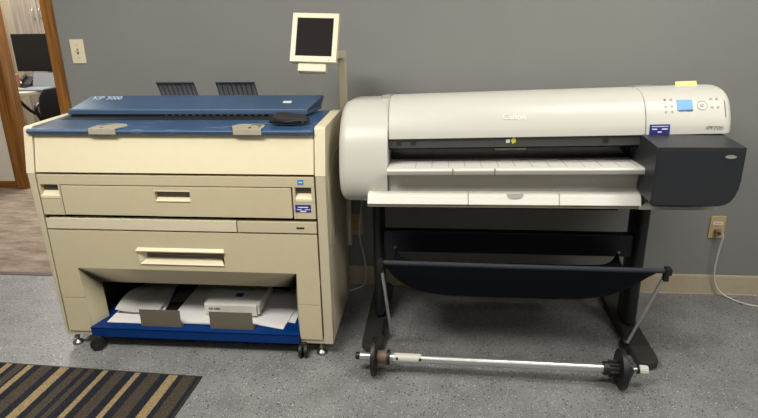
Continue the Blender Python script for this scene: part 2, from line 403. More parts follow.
# carcass
m = MB()
m.box(SL, SR, -.625, -.215, .40, .940); m.box(SL, -1.515, -.66, -.215, .062, .40); m.box(-.56, SR, -.66, -.215, .062, .40); m.box(-1.515, -.56, -.25, -.215, .062, .40)
m.build('carcass', M_dark, K)
m = MB(); m.box(SL-.010, -1.50, -.685, -.30, .052, .075, .003); m.box(-.572, SR+.038, -.685, -.30, .052, .075, .003); m.box(XL+.01, XR-.01, -.30, -.22, .052, .075); m.build('base_frame', M_side, K)
# leaning upper front cover
m = MB(); m.prism([(-.690, .796), (-.652, .9455), (-.63, .9455), (-.66, .796)], SL+.003, SR-.003, 'x', .002)
m.build('upper_front_cover', M_lip, K)
# roll drawer
m = MB()
x0, x1 = SL+.004, SR-.004
yb = -.665
m.box(x0, x1, FY, yb, .746, .786, .0015); m.box(x0, -1.524, FY, yb, .617, .690, .0015)
m.box(-1.524, -1.516, FY, yb, .617, .748, .001); m.box(x0, x0+.008, FY, yb, .690, .746)
m.box(-.563, -.554, FY, yb, .617, .748, .001); m.box(-.554, x1, FY, yb, .617, .690, .0015); m.box(x1-.012, x1, FY, yb, .690, .746)
rd = m.build('roll_drawer', M_beige, K)
# door with recess handle
m = MB(); hx0, hx1, hz0, hz1 = -1.120, -.977, .683, .724
m.box(-1.512, hx0, FY-.002, yb, .619, .742, .002); m.box(hx1, -.569, FY-.002, yb, .619, .742, .002); m.box(hx0-.001, hx1+.001, FY-.002, yb, hz1, .742, .001); m.box(hx0-.001, hx1+.001, FY-.002, yb, .619, hz0, .001)
dr = m.build('roll_door', M_beige, rd)
m = MB(); m.box(hx0, hx1, -.672, -.666, hz0, hz1); m.build('handle_recess', M_trough, rd)
m = MB(); m.raw([(hx0, -.672, hz0+.012), (hx1, -.672, hz0+.012), (hx1, -.694, hz0), (hx0, -.694, hz0), (hx0, -.672, hz0-.003), (hx1, -.672, hz0-.003), (hx1, -.694, hz0-.006), (hx0, -.694, hz0-.006)],
        [(0, 1, 2, 3), (4, 5, 6, 7), (0, 1, 5, 4), (1, 2, 6, 5), (2, 3, 7, 6), (3, 0, 4, 7)], .001)
m.box(hx0-.004, hx1+.004, FY-.004, FY, hz1, hz1+.003); m.build('handle_lip', M_lip, rd)
for a, b in ((-1.603, -1.522), (-.568, -.486)):
    if a > -1: a, b = -.553, -.487
    m = MB(); m.box(a, b, -.668, -.664, .690, .746); m.box(a, b, -.672, -.664, .722, .728); m.build('latch_recess', M_trough, rd)
    m = MB(); m.raw([(a, -.668, .716), (b, -.668, .716), (b, -.694, .700), (a, -.694, .700), (a, -.668, .694), (b, -.668, .694), (b, -.694, .688), (a, -.694, .688)],
                    [(0, 1, 2, 3), (4, 5, 6, 7), (0, 1, 5, 4), (1, 2, 6, 5), (2, 3, 7, 6), (3, 0, 4, 7)], .001); m.build('latch_lip', M_lip, rd)
st = MB().box(-.556, -.494, FY-.0012, FY, .645, .676).build('asset_sticker', M_sticker, K)
m = MB(); m.box(-.545, -.505, FY-.0018, FY-.0012, .664, .668); m.box(-.550, -.530, FY-.0018, FY-.0012, .655, .658); m.box(-.518, -.498, FY-.0018, FY-.0012, .655, .658); m.box(-.537, -.513, FY-.0018, FY-.0012, .647, .652); m.build('sticker_print', M_inkw, st)
st = MB().box(-.541, -.518, FY-.0012, FY, .757, .777).build('energy_sticker', M_sticker2, K)
MB().box(-.536, -.523, FY-.0018, FY-.0012, .765, .769).build('sticker_print', M_inkw, st)
# strip under the roll drawer
m = MB(); m.box(x0, -.801, FY, yb, .556, .602, .002); sd = m.build('lower_strip', M_cream, K)
m = MB(); m.box(-.797, x1, FY, yb, .556, .602, .002); s2 = m.build('access_strip', M_beige, K)
MB().box(-.557, -.525, FY-.0008, FY+.002, .574, .582, .001).build('slot', M_dark, s2)
MB().box(-1.602, -1.590, FY-.001, FY+.01, .605, .617, .002).build('drawer_catch', M_rubber, K)
# lower front panel with bevelled tray opening
m = MB()
m.box(x0, x1, FY, yb, .380, .4075)
m.box(x0, -1.228, FY, yb, .4075, .476); m.box(-.866, x1, FY, yb, .4075, .476); m.box(x0, x1, FY, yb, .476, .549)
m.raw([(x0, FY, .240), (-1.499, FY, .240), (-1.508, FY, .380), (x0, FY, .380), (x0, yb, .240), (-1.499, yb, .240), (-1.508, yb, .380), (x0, yb, .380)], [(0, 1, 2, 3), (4, 5, 6, 7), (0, 1, 5, 4), (1, 2, 6, 5), (2, 3, 7, 6), (3, 0, 4, 7)])
m.raw([(-.571, FY, .240), (x1, FY, .240), (x1, FY, .380), (-.570, FY, .380), (-.571, yb, .240), (x1, yb, .240), (x1, yb, .380), (-.570, yb, .380)], [(0, 1, 2, 3), (4, 5, 6, 7), (0, 1, 5, 4), (1, 2, 6, 5), (2, 3, 7, 6), (3, 0, 4, 7)])
lp = m.build('lower_front_panel', M_beige, K)
for a, b in ((x0, -1.499), (-.572, x1)):
    MB().box(a, b, FY, yb, .075, .237, .002).build('corner_panel', M_beige, K)
m = MB()
A = [(-1.508, FY+.001, .379), (-.570, FY+.001, .379), (-.600, -.60, .272), (-1.472, -.60, .272)]
m.raw([*A, *[(x, y+.01, z+.01) for x, y, z in A]], [(0, 1, 2, 3), (4, 5, 6, 7), (0, 1, 5, 4), (1, 2, 6, 5), (2, 3, 7, 6), (3, 0, 4, 7)])
A = [(-1.508, FY+.001, .379), (-1.472, -.60, .272), (-1.466, -.60, .09), (-1.493, FY+.001, .09)]
m.raw([*A, *[(x-.01, y+.005, z) for x, y, z in A]], [(0, 1, 2, 3), (4, 5, 6, 7), (0, 1, 5, 4), (1, 2, 6, 5), (2, 3, 7, 6), (3, 0, 4, 7)])
A = [(-.570, FY+.001, .379), (-.600, -.60, .272), (-.600, -.60, .09), (-.572, FY+.001, .09)]
m.raw([*A, *[(x+.01, y+.005, z) for x, y, z in A]], [(0, 1, 2, 3), (4, 5, 6, 7), (0, 1, 5, 4), (1, 2, 6, 5), (2, 3, 7, 6), (3, 0, 4, 7)])
m.build('opening_bezel', M_beige, lp)
# trough handle
m = MB(); m.box(-1.226, -.868, -.668, -.664, .408, .476); m.build('handle_recess', M_guide, lp)
m = MB()
m.raw([(-1.236, FY-.012, .470), (-.860, FY-.012, .470), (-.866, FY+.002, .482), (-1.228, FY+.002, .482), (-1.236, FY-.010, .464), (-.860, FY-.010, .464), (-.866, FY+.02, .462), (-1.228, FY+.02, .462)], [(0, 1, 2, 3), (4, 5, 6, 7), (0, 1, 5, 4), (1, 2, 6, 5), (2, 3, 7, 6), (3, 0, 4, 7)], .001)
m.raw([(-1.205, -.668, .428), (-.885, -.668, .428), (-.866, FY-.006, .409), (-1.226, FY-.006, .409), (-1.205, -.668, .40), (-.885, -.668, .40), (-.866, FY-.004, .405), (-1.226, FY-.004, .405)], [(0, 1, 2, 3), (4, 5, 6, 7), (0, 1, 5, 4), (1, 2, 6, 5), (2, 3, 7, 6), (3, 0, 4, 7)], .001)
m.raw([(-1.228, FY-.003, .41), (-1.228, FY-.003, .47), (-1.205, -.668, .462), (-1.205, -.668, .426), (-1.232, FY, .41), (-1.232, FY, .47), (-1.226, -.664, .465), (-1.226, -.664, .43)], [(0, 1, 2, 3), (4, 5, 6, 7), (0, 1, 5, 4), (1, 2, 6, 5), (2, 3, 7, 6), (3, 0, 4, 7)])
m.build('handle_bezel', M_lip, lp)
m = MB(); m.tube([(-1.20, -.676, .458), (-1.12, -.684, .452), (-1.0, -.686, .450), (-.95, -.684, .452), (-.89, -.676, .458)], .0045, 10); m.build('grip', M_trough, lp)
# blue collecting tray
m = MB(); m.box(-1.497, -.574, FY-.012, -.26, .094, .103, .002); m.prism([(FY-.012, .058), (FY-.012, .101), (FY-.004, .103), (FY+.004, .10), (FY+.004, .058)], -1.497, -.574, 'x', .002)
tr = m.build('blue_tray', M_bluetray, K)
for a, b in ((-1.275, -1.094), (-.965, -.777)):
    m = MB(); m.box(a, b, -.682, -.679, .104, .186, .001); m.box(a, b, -.681, -.63, .1035, .1055)
    m.build('paper_stop', M_guide, tr)
m = MB(); m.box(-1.245, -1.16, -.50, -.30, .1035, .106); m.build('tray_insert', M_guide, tr)
m = MB(); m.box(-1.238, -1.162, -.55, -.462, .1035, .1062); m.build('tray_hole', M_dark, tr)
# blue feed table
m = MB(); m.prism([(-.672, .947), (-.676, .952), (-.676, .960), (-.670, .966), (-.30, .974), (-.30, .947)], XL+.022, SR-.002, 'x', .002)
m.build('feed_table', M_blue_s, K)
MB().prism([(-.6775, .9575), (-.6775, .9610), (-.674, .963), (-.674, .956)], XL+.028, SR-.006, 'x', .0005).build('table_edge_strip', M_blueled, K)
# scanner cover
def cov(d):
    return [(-1.602+d, -.425, .992), (-.548-d, -.425, .992), (-.530-d, -.30, 1.040), (-1.520+d, -.30, 1.040)]
m = MB()
top = [(-1.600, -.428, 1.001), (-.545, -.428, 1.001), (-.500, -.318, 1.044), (-1.524, -.318, 1.044)]
mid = [(-1.592, -.432, .994), (-.545, -.432, .994), (-.512, -.29, .994), (-1.535, -.29, .994)]
m.raw(mid[0:4]+[(-1.586, -.428, 1.002), (-.549, -.428, 1.002), (-.496, -.33, 1.045), (-1.530, -.33, 1.045)]+[(-.500, -.285, 1.035), (-1.528, -.285, 1.035)],
      [(3, 2, 1, 0), (0, 1, 5, 4), (4, 5, 6, 7), (7, 6, 8, 9), (9, 8, 2, 3), (1, 2, 8, 6, 5), (0, 4, 7, 9, 3)], .0035, 3)
m.raw([(-1.592, -.433, .9805), (-.545, -.433, .9805), (-.512, -.29, .9805), (-1.535, -.29, .9805), (-1.592, -.433, .9945), (-.545, -.433, .9945), (-.512, -.29, .9945), (-1.535, -.29, .9945)], [(3, 2, 1, 0), (0, 1, 5, 4), (4, 5, 6, 7), (7, 6, 2, 3), (1, 2, 6, 5), (0, 4, 7, 3)], .002)
sc = m.build('scanner_cover', M_blue, K)
MB().prism([(-.4338, .9955), (-.4338, 1.0005), (-.431, 1.003), (-.431, .994)], -1.584, -.552, 'x', .0005).build('cover_edge_strip', M_blueled, sc)
lab(MB().raw([(-.658, -.385, 1.0215), (-.622, -.385, 1.0215), (-.622, -.372, 1.0272), (-.658, -.372, 1.0272), (-.658, -.386, 1.020), (-.622, -.386, 1.020), (-.622, -.373, 1.0257), (-.658, -.373, 1.0257)], [(0, 1, 2, 3), (4, 5, 6, 7), (0, 1, 5, 4), (1, 2, 6, 5), (2, 3, 7, 6), (3, 0, 4, 7)]).build('badge', M_paper, sc), 'small white badge')
tilt = Matrix.Rotation(math.atan2(.043, .098), 3, 'X')
text('KIP 3000', 'logo', .036, M_logo, sc, (-1.448, -.350, 1.0375), tilt, bold=True)
# dark feed slot with pinch tabs
m = MB(); m.prism([(-.498, .962), (-.498, .9706), (-.43, .9726), (-.415, .9815), (-.30, .9815), (-.30, .962)], -1.585, -.560, 'x'); m.build('feed_slot', M_dark, K)
for i in range(20):
    x = -1.16+i*.03; MB().box(x, x+.010, -.427, -.41, .9728, .981, .001).build('feed_tab', M_trough, K)
# sliding document guides on the feed table
for sgn, xc in ((1, -1.302), (-1, -.729)):
    m = MB(); X = lambda v: xc+sgn*v
    m.box(min(X(-.058), X(.052)), max(X(-.058), X(.052)), -.6805, -.676, .948, .968, .001)
    m.prism([(X(-.058), -.678), (X(.052), -.678), (X(.075), -.62), (X(.052), -.585), (X(.0), -.575), (X(-.040), -.588), (X(-.056), -.612)][::sgn], .9675, .9715, 'z', .001)
    g = m.build('document_guide', M_putty, K)
    m = MB(); m.prism([(X(-.042), -.655), (X(-.040), -.60), (X(.012), -.588), (X(-.03), -.62)][::sgn], .9716, .9722, 'z'); m.build('guide_wedge', M_guide, g)
    MB().cyl((X(-.01), -.665, .9715), (X(-.01), -.665, .974), .006, 12).build('guide_screw', M_chrome, g)
# rear catch racks, curling forward over the cover
def rack(xa, xb):
    pts = []
    for k in range(9):
        u = k/8; pts.append((-.205-.055*u**2, .955+.138*u))
    g = [[(x, y, z) for (y, z) in pts] for x in [xa+(xb-xa)*i/20 for i in range(21)]]
    m = MB(); m.sheet(g, .003); r = m.build('catch_rack', M_wicker, K)
    rb = MB()
    for i in range(9):
        x = xa+(xb-xa)*i/8; rb.tube([(x, y-.0015, z) for y, z in pts], .0022, 6)
    rb.tube([(xa, pts[-1][0], pts[-1][1]), (xb, pts[-1][0], pts[-1][1])], .004, 8)
    rb.build('rack_ribs', M_rib, r)
rack(-1.261, -1.090); rack(-.988, -.814)
# touch monitor on its arm
mt = Vector((-.490, -.42, 1.378)); mbm = Vector((-.4975, -.50, 1.199))
up = (mt-mbm).normalized(); rt = Vector((1, 0, .0)); rt = (rt-up*rt.dot(up)).normalized(); nn = rt.cross(up)   # nn: away from viewer (+y)
nn = up.cross(rt).normalized()
if nn.y > 0: nn = -nn                                                                                          # nn faces the viewer
cen = (mt+mbm)/2; hw, hh = .092, (mt-mbm).length/2
def P(a, b, c): return tuple(cen+rt*a+up*b+nn*c)
def slab(m, a0, a1, b0, b1, c0, c1, bev=.0, a0b=None, a1b=None):
    vs = [P(a, b, c) for c in (c0, c1) for b in (b0, b1) for a in (a0, a1)]
    m.raw(vs, [(0, 2, 3, 1), (4, 5, 7, 6), (0, 1, 5, 4), (2, 6, 7, 3), (0, 4, 6, 2), (1, 3, 7, 5)], bev)
m = MB(); slab(m, -hw, hw, -hh, hh, -.030, -.004, .004)
w = .020
for q in ((-hw, -hw+w, -hh, hh), (hw-w, hw, -hh, hh), (-hw+w-.002, hw-w+.002, hh-w, hh), (-hw+w-.002, hw-w+.002, -hh, -hh+w+.004)): slab(m, q[0], q[1], q[2], q[3], -.006, 0, .0015)
slab(m, -hw+.03, hw-.03, -hh+.03, hh-.03, -.045, -.028, .006)
tm = m.build('touch_monitor', M_cream, K)
m = MB(); slab(m, -hw+w, hw-w, -hh+w, hh-w, -.005, -.003); m.build('screen', M_scr, tm)
m = MB(); slab(m, -.062, .052, -hh-.035, -hh+.01, -.050, -.012, .006); m.build('monitor_foot', M_cream, tm)
MB().cyl(P(hw-.03, -hh+.008, .0), P(hw-.03, -hh+.008, .0006), .002, 8).build('power_light', M_guide, tm)
m = MB(); m.box(-.449, -.415, -.200, -.172, .30, 1.215, .005)
ax = cen.x
m.raw([(-.415, -.172, 1.215), (-.415, -.172, 1.183), (-.449, -.172, 1.18), (-.449, -.172, 1.215),
       (-.440, -.450, 1.232), (-.440, -.450, 1.204), (-.475, -.450, 1.204), (-.475, -.450, 1.232)], [(0, 1, 2, 3), (7, 6, 5, 4), (0, 1, 5, 4), (1, 2, 6, 5), (2, 3, 7, 6), (3, 0, 4, 7)], .004)
m.box(-.53, -.43, -.455, -.42, 1.206, 1.236, .004)
m.build('monitor_arm', M_side, K)
# casters and levelling feet
def caster(x, y, ang):
    m = MB(); d = Vector((math.cos(ang), math.sin(ang), 0)); r = .029
    for s0, s1 in ((-.019, -.004), (.004, .019)):
        m.cyl(Vector((x, y, r))+d*s0, Vector((x, y, r))+d*s1, r, 24, .004)
    w_ = m.build('caster_wheel', M_rubber, K)
    m = MB(); m.cyl(Vector((x, y, r))-d*.021, Vector((x, y, r))+d*.021, .007, 12); m.box(x-.012, x+.012, y-.006, y+.02, r+.02, .053, .002); m.cyl((x, y+.015, .045), (x, y+.015, .06), .014, 16)
    m.build('axle', M_foot, w_)
caster(-.560, -.705, .12); caster(-1.470, -.712, 1.75); caster(-.56, -.27, .3); caster(-1.5, -.27, .5)
for x, y in ((-.487, -.672), (-1.592, -.668), (-.50, -.26), (-1.58, -.26)):
    m = MB(); m.tube([(x, y, 0), (x, y, .006), (x, y, .012), (x, y, .020), (x, y, .024)], [.023, .023, .020, .009, .008], 20); m.cyl((x, y, .02), (x, y, .06), .006, 12); m.cyl((x, y, .030), (x, y, .038), .012, 6)
    m.build('levelling_foot', M_chrome, K)

# ------------------------------------------------------------------ things in and on the copier
def sheet_thing(pts4, z, label, mtl, th=.003, curl=None, name='paper_sheet'):
    g = []
    a, b, c, d = [Vector((p[0], p[1], 0)) for p in pts4]
    N = 16
    for i in range(N+1):
        row = []
        for j in range(N+1):
            u, v = i/N, j/N
            p = (a*(1-u)+b*u)*(1-v)+(d*(1-u)+c*u)*v
            zz = z+(curl(u, v) if curl else 0)
            row.append((p.x, p.y, zz))
        g.append(row)
    m = MB(); m.sheet(g, th); cx = sum((a, b, c, d), Vector())/4
    o = m.build(name, mtl, None, (cx.x, cx.y, z))
    tag(o, label, 'paper', 'loose paper in the blue tray'); return o
sheet_thing([(-1.440, -.665), (-1.205, -.665), (-1.272, -.33), (-1.44, -.33)], .110, 'white paper sheet at the left end of the blue tray, lying flat', M_paper, .0035)
sheet_thing([(-1.435, -.60), (-1.238, -.60), (-1.262, -.29), (-1.43, -.29)], .122, 'curled white sheet with a raised left edge, on top at the left of the tray', M_paper2, .0025,
            lambda u, v: .030*max(0, 1-u*2.6)**1.5*math.sin(PI*min(1, v*1.05+.12))+.010*v*math.sin(2*u*PI)**2 + .004)
sheet_thing([(-1.165, -.655), (-.955, -.655), (-.955, -.30), (-1.165, -.30)], .1165, 'flat white paper stack in the middle of the blue tray, left of the carton', M_paper, .008)
sheet_thing([(-.945, -.60), (-.650, -.672), (-.625, -.35), (-.80, -.30)], .110, 'white sheet turned askew right of the carton, its corner at the tray edge', M_paper, .0035)
sheet_thing([(-.80, -.57), (-.612, -.612), (-.622, -.31), (-.70, -.29)], .1055, 'white sheet lowest at the right end of the blue tray', M_paper, .002)
t = thing('toner_carton', (-.90, -.49, .1215), 'white carton lying on papers behind the right paper stop', 'carton')
m = MB(); m.box(-1.020, -.785, -.595, -.365, .1215, .172, .003)
m.build('box_body', M_carton, t)
m = MB(); m.box(-1.022, -.775, -.590, -.363, .1715, .1745, .001); m.build('lid', M_carton, t)
MB().box(-.7835, -.774, -.586, -.37, .128, .1725, .001).build('lid_flap', M_paper2, t)
text('KIP 3000', 'carton_text', .014, M_inkd, t, (-.975, -.5956, .152), R_front, bold=True)
MB().box(-.905, -.870, -.52, -.485, .1746, .1750).build('printed_emblem', M_sticker, t)
text('TONER CARTRIDGE', 'lid_text', .014, M_ink, t, (-.90, -.455, .1750), Matrix.Identity(3))
# black pouch on the feed table
rg = []
for k in range(13):
    u = k/12; x = -.660+.150*u; e = max(.02, math.sin(PI*min(1, max(0, (u*.94+.03))))**.38)
    ring = []
    for q in range(20):
        th = q*2*PI/20; cy_, cz = math.cos(th), math.sin(th)
        hgt = (.021+.004*math.sin(u*6+1))*e
        zz = .9735+.001+hgt+hgt*max(-.95, cz*abs(cz)**-.3 if cz else 0)
        ring.append((x, -.578+.050*e*cy_*(1+.06*math.sin(5*u)), zz))
    rg.append(ring)
t = thing('cloth_pouch', (-.585, -.548, .9735), 'small black padded pouch on the right end of the blue feed table', 'pouch')
MB().loft(rg).build('pouch_body', M_pouch, t)
m = MB(); m.tube([(-.652+.135*k/10, -.578-.0495*math.sin(PI*(k/10*.9+.05))**.4, .990+.002*math.sin(k)) for k in range(11)], .0018, 6); m.build('zipper', M_foot, t)
MB().box(-.530, -.520, -.615, -.605, .978, .992, .002).build('zip_pull', M_foot, t)

# ------------------------------------------------------------------ white large-format plotter
T = thing('large_format_plotter', (.32, -.40, 0), 'wide white inkjet plotter with charcoal ink bay on a black stand', 'plotter')
def sh(p):                                   # the machine stands a little out of square: its left end sags
    x, y, z = p; k = .007+max(0, z-.68)*.06
    return (x, y, z+k*(x-.25))
def arc(pts, n=5):
    return [(p.x, p.y) for p in spline([(a, b, 0) for a, b in pts], n)]
def plane_rings(poly, xs):
    """xs: list of (x, inset) – ring of poly pulled toward its centroid by inset"""
    cy_ = sum(p[0] for p in poly)/len(poly); cz = sum(p[1] for p in poly)/len(poly); out = []
    for x, ins in xs:
        r = []
        for y, z in poly:
            d = Vector((y-cy_, z-cz)); L = d.length; f = max(.0, (L-ins)/L)
            r.append(sh((x, cy_+d.x*f, cz+d.y*f)))
        out.append(r)
    return out
cover_front = arc([(-.10, .98), (-.135, 1.020), (-.20, 1.040), (-.30, 1.055), (-.38, 1.066), (-.445, 1.072), (-.51, 1.064), (-.56, 1.042), (-.592, 1.005), (-.612, .962), (-.618, .930)], 4)
back_low = [(-.60, .925), (-.10, .925)]
XC0, XC1 = -.196, .745
# top cover
m = MB(); m.loft(plane_rings(cover_front+back_low, [(XC0+.001, .002), (XC0+.003, 0), (XC1-.003, 0), (XC1-.001, .002)])); tc = m.build('top_cover', M_white, T)
# left end drum
drum = arc([(-.12, .95), (-.13, 1.0), (-.18, 1.032), (-.30, 1.045), (-.40, 1.056), (-.46, 1.058), (-.53, 1.040), (-.59, 1.000), (-.63, .945), (-.650, .88), (-.660, .80), (-.652, .735), (-.62, .685), (-.56, .662), (-.40, .662), (-.20, .668), (-.13, .70)], 4)
m = MB(); m.loft(plane_rings(drum, [(-.389, .055), (-.3885, .040), (-.386, .026), (-.381, .015), (-.373, .007), (-.362, .002), (-.350, 0), (XC0-.003, 0), (XC0-.001, .002)])); m.build('left_end_cover', M_white, T)
m = MB(); m.loft(plane_rings([(-.10, .98), (-.16, 1.036), (-.42, 1.073), (-.42, 1.03), (-.10, .97)], [(-.235, .002), (-.230, 0), (XC0-.002, 0)])); m.build('rear_hinge_cover', M_silver, T)
# right end housing with the operation panel
rp = cover_front+[(-.60, .925), (-.10, .925)]
m = MB(); m.loft(plane_rings(rp, [(XC1+.001, .002), (XC1+.003, 0), (1.014, 0), (1.028, .002), (1.036, .006), (1.042, .014), (1.046, .026), (1.047, .042)])); rh = m.build('right_end_cover', M_white, T)
m = MB(); m.loft(plane_rings([(-.30, 1.055), (-.36, 1.068), (-.42, 1.0755), (-.42, 1.05)], [(.745, .001), (.765, 0), (.80, 0), (.82, .001)])); m.build('rear_latch', M_silver, T)
# body core
MB().box(XC1+.002, 1.020, -.60, -.12, .728, .938, .004).build('end_housing', M_char, T)
def bx(m, x0_, x1_, y0, y1, z0, z1, bev=0):
    vs = [sh((x, y, z)) for z in (z0, z1) for y in (y0, y1) for x in (x0_, x1_)]
    return m.raw(vs, [(0, 2, 3, 1), (4, 5, 7, 6), (0, 1, 5, 4), (2, 6, 7, 3), (0, 4, 6, 2), (1, 3, 7, 5)], bev)
def pz(m, poly, a, b, bev=0):
    n = len(poly); vs = [sh((a, *p_)) for p_ in poly]+[sh((b, *p_)) for p_ in poly]
    return m.raw(vs, [tuple(range(n)), tuple(range(2*n-1, n-1, -1))]+[(i, (i+1) % n, n+(i+1) % n, n+i) for i in range(n)], bev)
m = MB(); bx(m, XC0, XC1, -.49, -.12, .73, .926); m.build('body_core', M_gloss, T)
m = MB(); bx(m, -.30, 1.0, -.62, -.13, .676, .728, .004); bx(m, .73, 1.0, -.70, -.6, .676, .69, .002); m.build('base_plate', M_silver, T)
# black window band and media slot
m = MB(); bx(m, XC0+.001, XC1-.001, -.606, -.592, .890, .928, .002); wb = m.build('window_band', M_band, T)
for a in (XC0+.03, XC0+.085, .60):
    m = MB(); bx(m, a, a+.02, -.607, -.604, .899, .916); m.build('window_mark', M_char, wb)
m = MB(); bx(m, XC0+.001, XC1-.001, -.600, -.48, .884, .8905); m.build('slot_roof', M_gloss, T)
m = MB(); bx(m, .215, .330, -.560, -.485, .868, .873, .001); m.build('slot_rail', M_putty, T)
# window stickers
m = MB(); pz(m, [(-.6075, .915), (-.6065, .915), (-.6065, .921), (-.6075, .921)], 0, .001)
m = MB(); cx, cz = .272, .912
m.raw([sh((cx, -.6072, cz-.010)), sh((cx+.012, -.6072, cz-.004)), sh((cx+.012, -.6072, cz+.007)), sh((cx+.003, -.6072, cz+.017)), sh((cx-.006, -.6072, cz+.004)),
       sh((cx, -.6062, cz-.010)), sh((cx+.012, -.6062, cz-.004)), sh((cx+.012, -.6062, cz+.007)), sh((cx+.003, -.6062, cz+.017)), sh((cx-.006, -.6062, cz+.004))], [(0, 1, 2, 3, 4), (5, 6, 7, 8, 9), (0, 1, 6, 5), (1, 2, 7, 6), (2, 3, 8, 7), (3, 4, 9, 8), (4, 0, 5, 9)])
lab(m.build('warning_sticker', M_yel, wb), 'small yellow sticker')
m = MB(); bx(m, cx-.024, cx-.010, -.6072, -.6062, cz-.006, cz+.007); lab(m.build('white_sticker', M_paper, wb), 'small white sticker')
# output ledge with ribs
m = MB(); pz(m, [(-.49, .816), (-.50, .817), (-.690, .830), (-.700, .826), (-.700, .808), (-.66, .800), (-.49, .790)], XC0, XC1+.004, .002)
lg = m.build('output_ledge', M_white_lit, T)
m = MB(); pz(m, [(-.7012, .811), (-.7012, .822), (-.698, .822), (-.698, .811)], XC0+.002, XC1+.002); m.build('ledge_front_face', M_silver, lg)
m = MB()
for k in range(14):
    x = -.09+k*.062
    pz(m, [(-.53, .8185), (-.53, .8197), (-.670, .8293), (-.670, .828)], x-.0012, x+.0012)
m.build('ledge_grooves', M_silver, lg)
for x in (.050, .203):
    m = MB(); pz(m, [(-.7025, .806), (-.7025, .829), (-.694, .831), (-.694, .806)], x-.002, x+.002); m.build('ledge_notch', M_trough, lg)
# concave apron
m = MB(); pz(m, arc([(-.67, .806), (-.650, .795), (-.638, .77), (-.634, .745), (-.640, .722)], 4)+[(-.59, .722), (-.59, .806)], XC0+.002, XC1+.002, 0); m.build('front_apron', M_silver, T)
# lower drawers
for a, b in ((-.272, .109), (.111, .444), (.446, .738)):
    m = MB(); pz(m, [(-.640, .726), (-.672, .727), (-.684, .719), (-.698, .690), (-.690, .684), (-.64, .684)], a, b, .002); d_ = m.build('lower_flap', M_white_lit, T)
m = MB(); vs0 = []
cxp = .283
for k in range(11):
    a_ = PI+PI*k/10; vs0.append((cxp+.030*math.cos(a_), .7255+.014*math.sin(a_)))
n = len(vs0); vs = [sh((x, -.6850-(.7255-z)*.42, z)) for x, z in vs0]+[sh((x, -.665-(.7255-z)*.36, z)) for x, z in vs0]
m.raw(vs, [tuple(range(n)), tuple(range(2*n-1, n-1, -1))]+[(i, (i+1) % n, n+(i+1) % n, n+i) for i in range(n)]); m.build('flap_finger_notch', M_silver, T)
m = MB(); bx(m, -.272, .738, -.694, -.15, .676, .6835, .002); m.build('bottom_trim', M_trough, T)
# ink bay
tank = [(-.800, .722), (-.800, .925), (-.792, .931), (-.625, .936), (-.60, .936), (-.60, .722)]
m = MB()
zb, zt = .722, .928
def tk(y0, y1, zt0, zt1, bev):
    pass
zt = .936; zb = .728
pl = [(.733, zt), (1.020, zt), (1.021, .82), (1.018, .79), (1.010, .764), (.999, .745), (.983, .733), (.96, zb), (.745, zb), (.733, .738)]
n = len(pl)
vs = [(x, -.792, z) for x, z in pl]+[(x, -.50, z+(.010 if z == zt else 0)) for x, z in pl]
m.raw(vs, [tuple(range(n)), tuple(range(2*n-1, n-1, -1))]+[(i, (i+1) % n, n+(i+1) % n, n+i) for i in range(n)], .003)
ib = m.build('ink_bay', M_char, T)
m = MB(); m.prism([(.737, .927), (1.017, .927), (1.018, .82), (1.015, .79), (1.007, .765), (.996, .747), (.981, .735), (.958, .731), (.748, .731), (.737, .740)], -.7945, -.7915, 'y', .002); fd = m.build('ink_bay_door', M_char, ib)
m = MB(); m.prism([(.972+.018*math.cos(q*PI/8), .905+.006*math.sin(q*PI/8)) for q in range(16)], -.797, -.794, 'y'); m.build('door_latch', M_rod, fd)
# operation panel, laid on the curved front of the right end
def surf(x, s):                              # s in metres down the face, from the crest
    pts = cover_front; acc = 0; i0 = [i for i, p_ in enumerate(pts) if p_[0] <= -.45][0]
    for i in range(i0, len(pts)-1):
        a_, b_ = Vector(pts[i]), Vector(pts[i+1]); L = (b_-a_).length
        if acc+L >= s or i == len(pts)-2:
            f = (s-acc)/L; q = a_.lerp(b_, f); t_ = (b_-a_).normalized(); nrm = Vector((t_.y, -t_.x))
            if nrm.y < 0: nrm = -nrm
            p_ = Vector(sh((x, q.x, q.y))); return p_, Vector((0, nrm.x, nrm.y)), Vector((0, t_.x, t_.y))
        acc += L
def patch(m, x0_, x1_, s0, s1, h=.0015, n=4):
    g = [[tuple(surf(x, s0+(s1-s0)*j/n)[0]+surf(x, s0+(s1-s0)*j/n)[1]*h) for j in range(n+1)] for x in (x0_, x1_)]
    m.sheet(g, h*.9)
def surf_text(s_, name, size, mt_, x, s, parent, bold=False, sx=1):
    p_, nr, td = surf(x, s); R = Matrix((Vector((1, 0, 0)), -td, nr)).transposed()
    return text(s_, name, size, mt_, parent, p_+nr*.001, R, .0005, bold, sx)
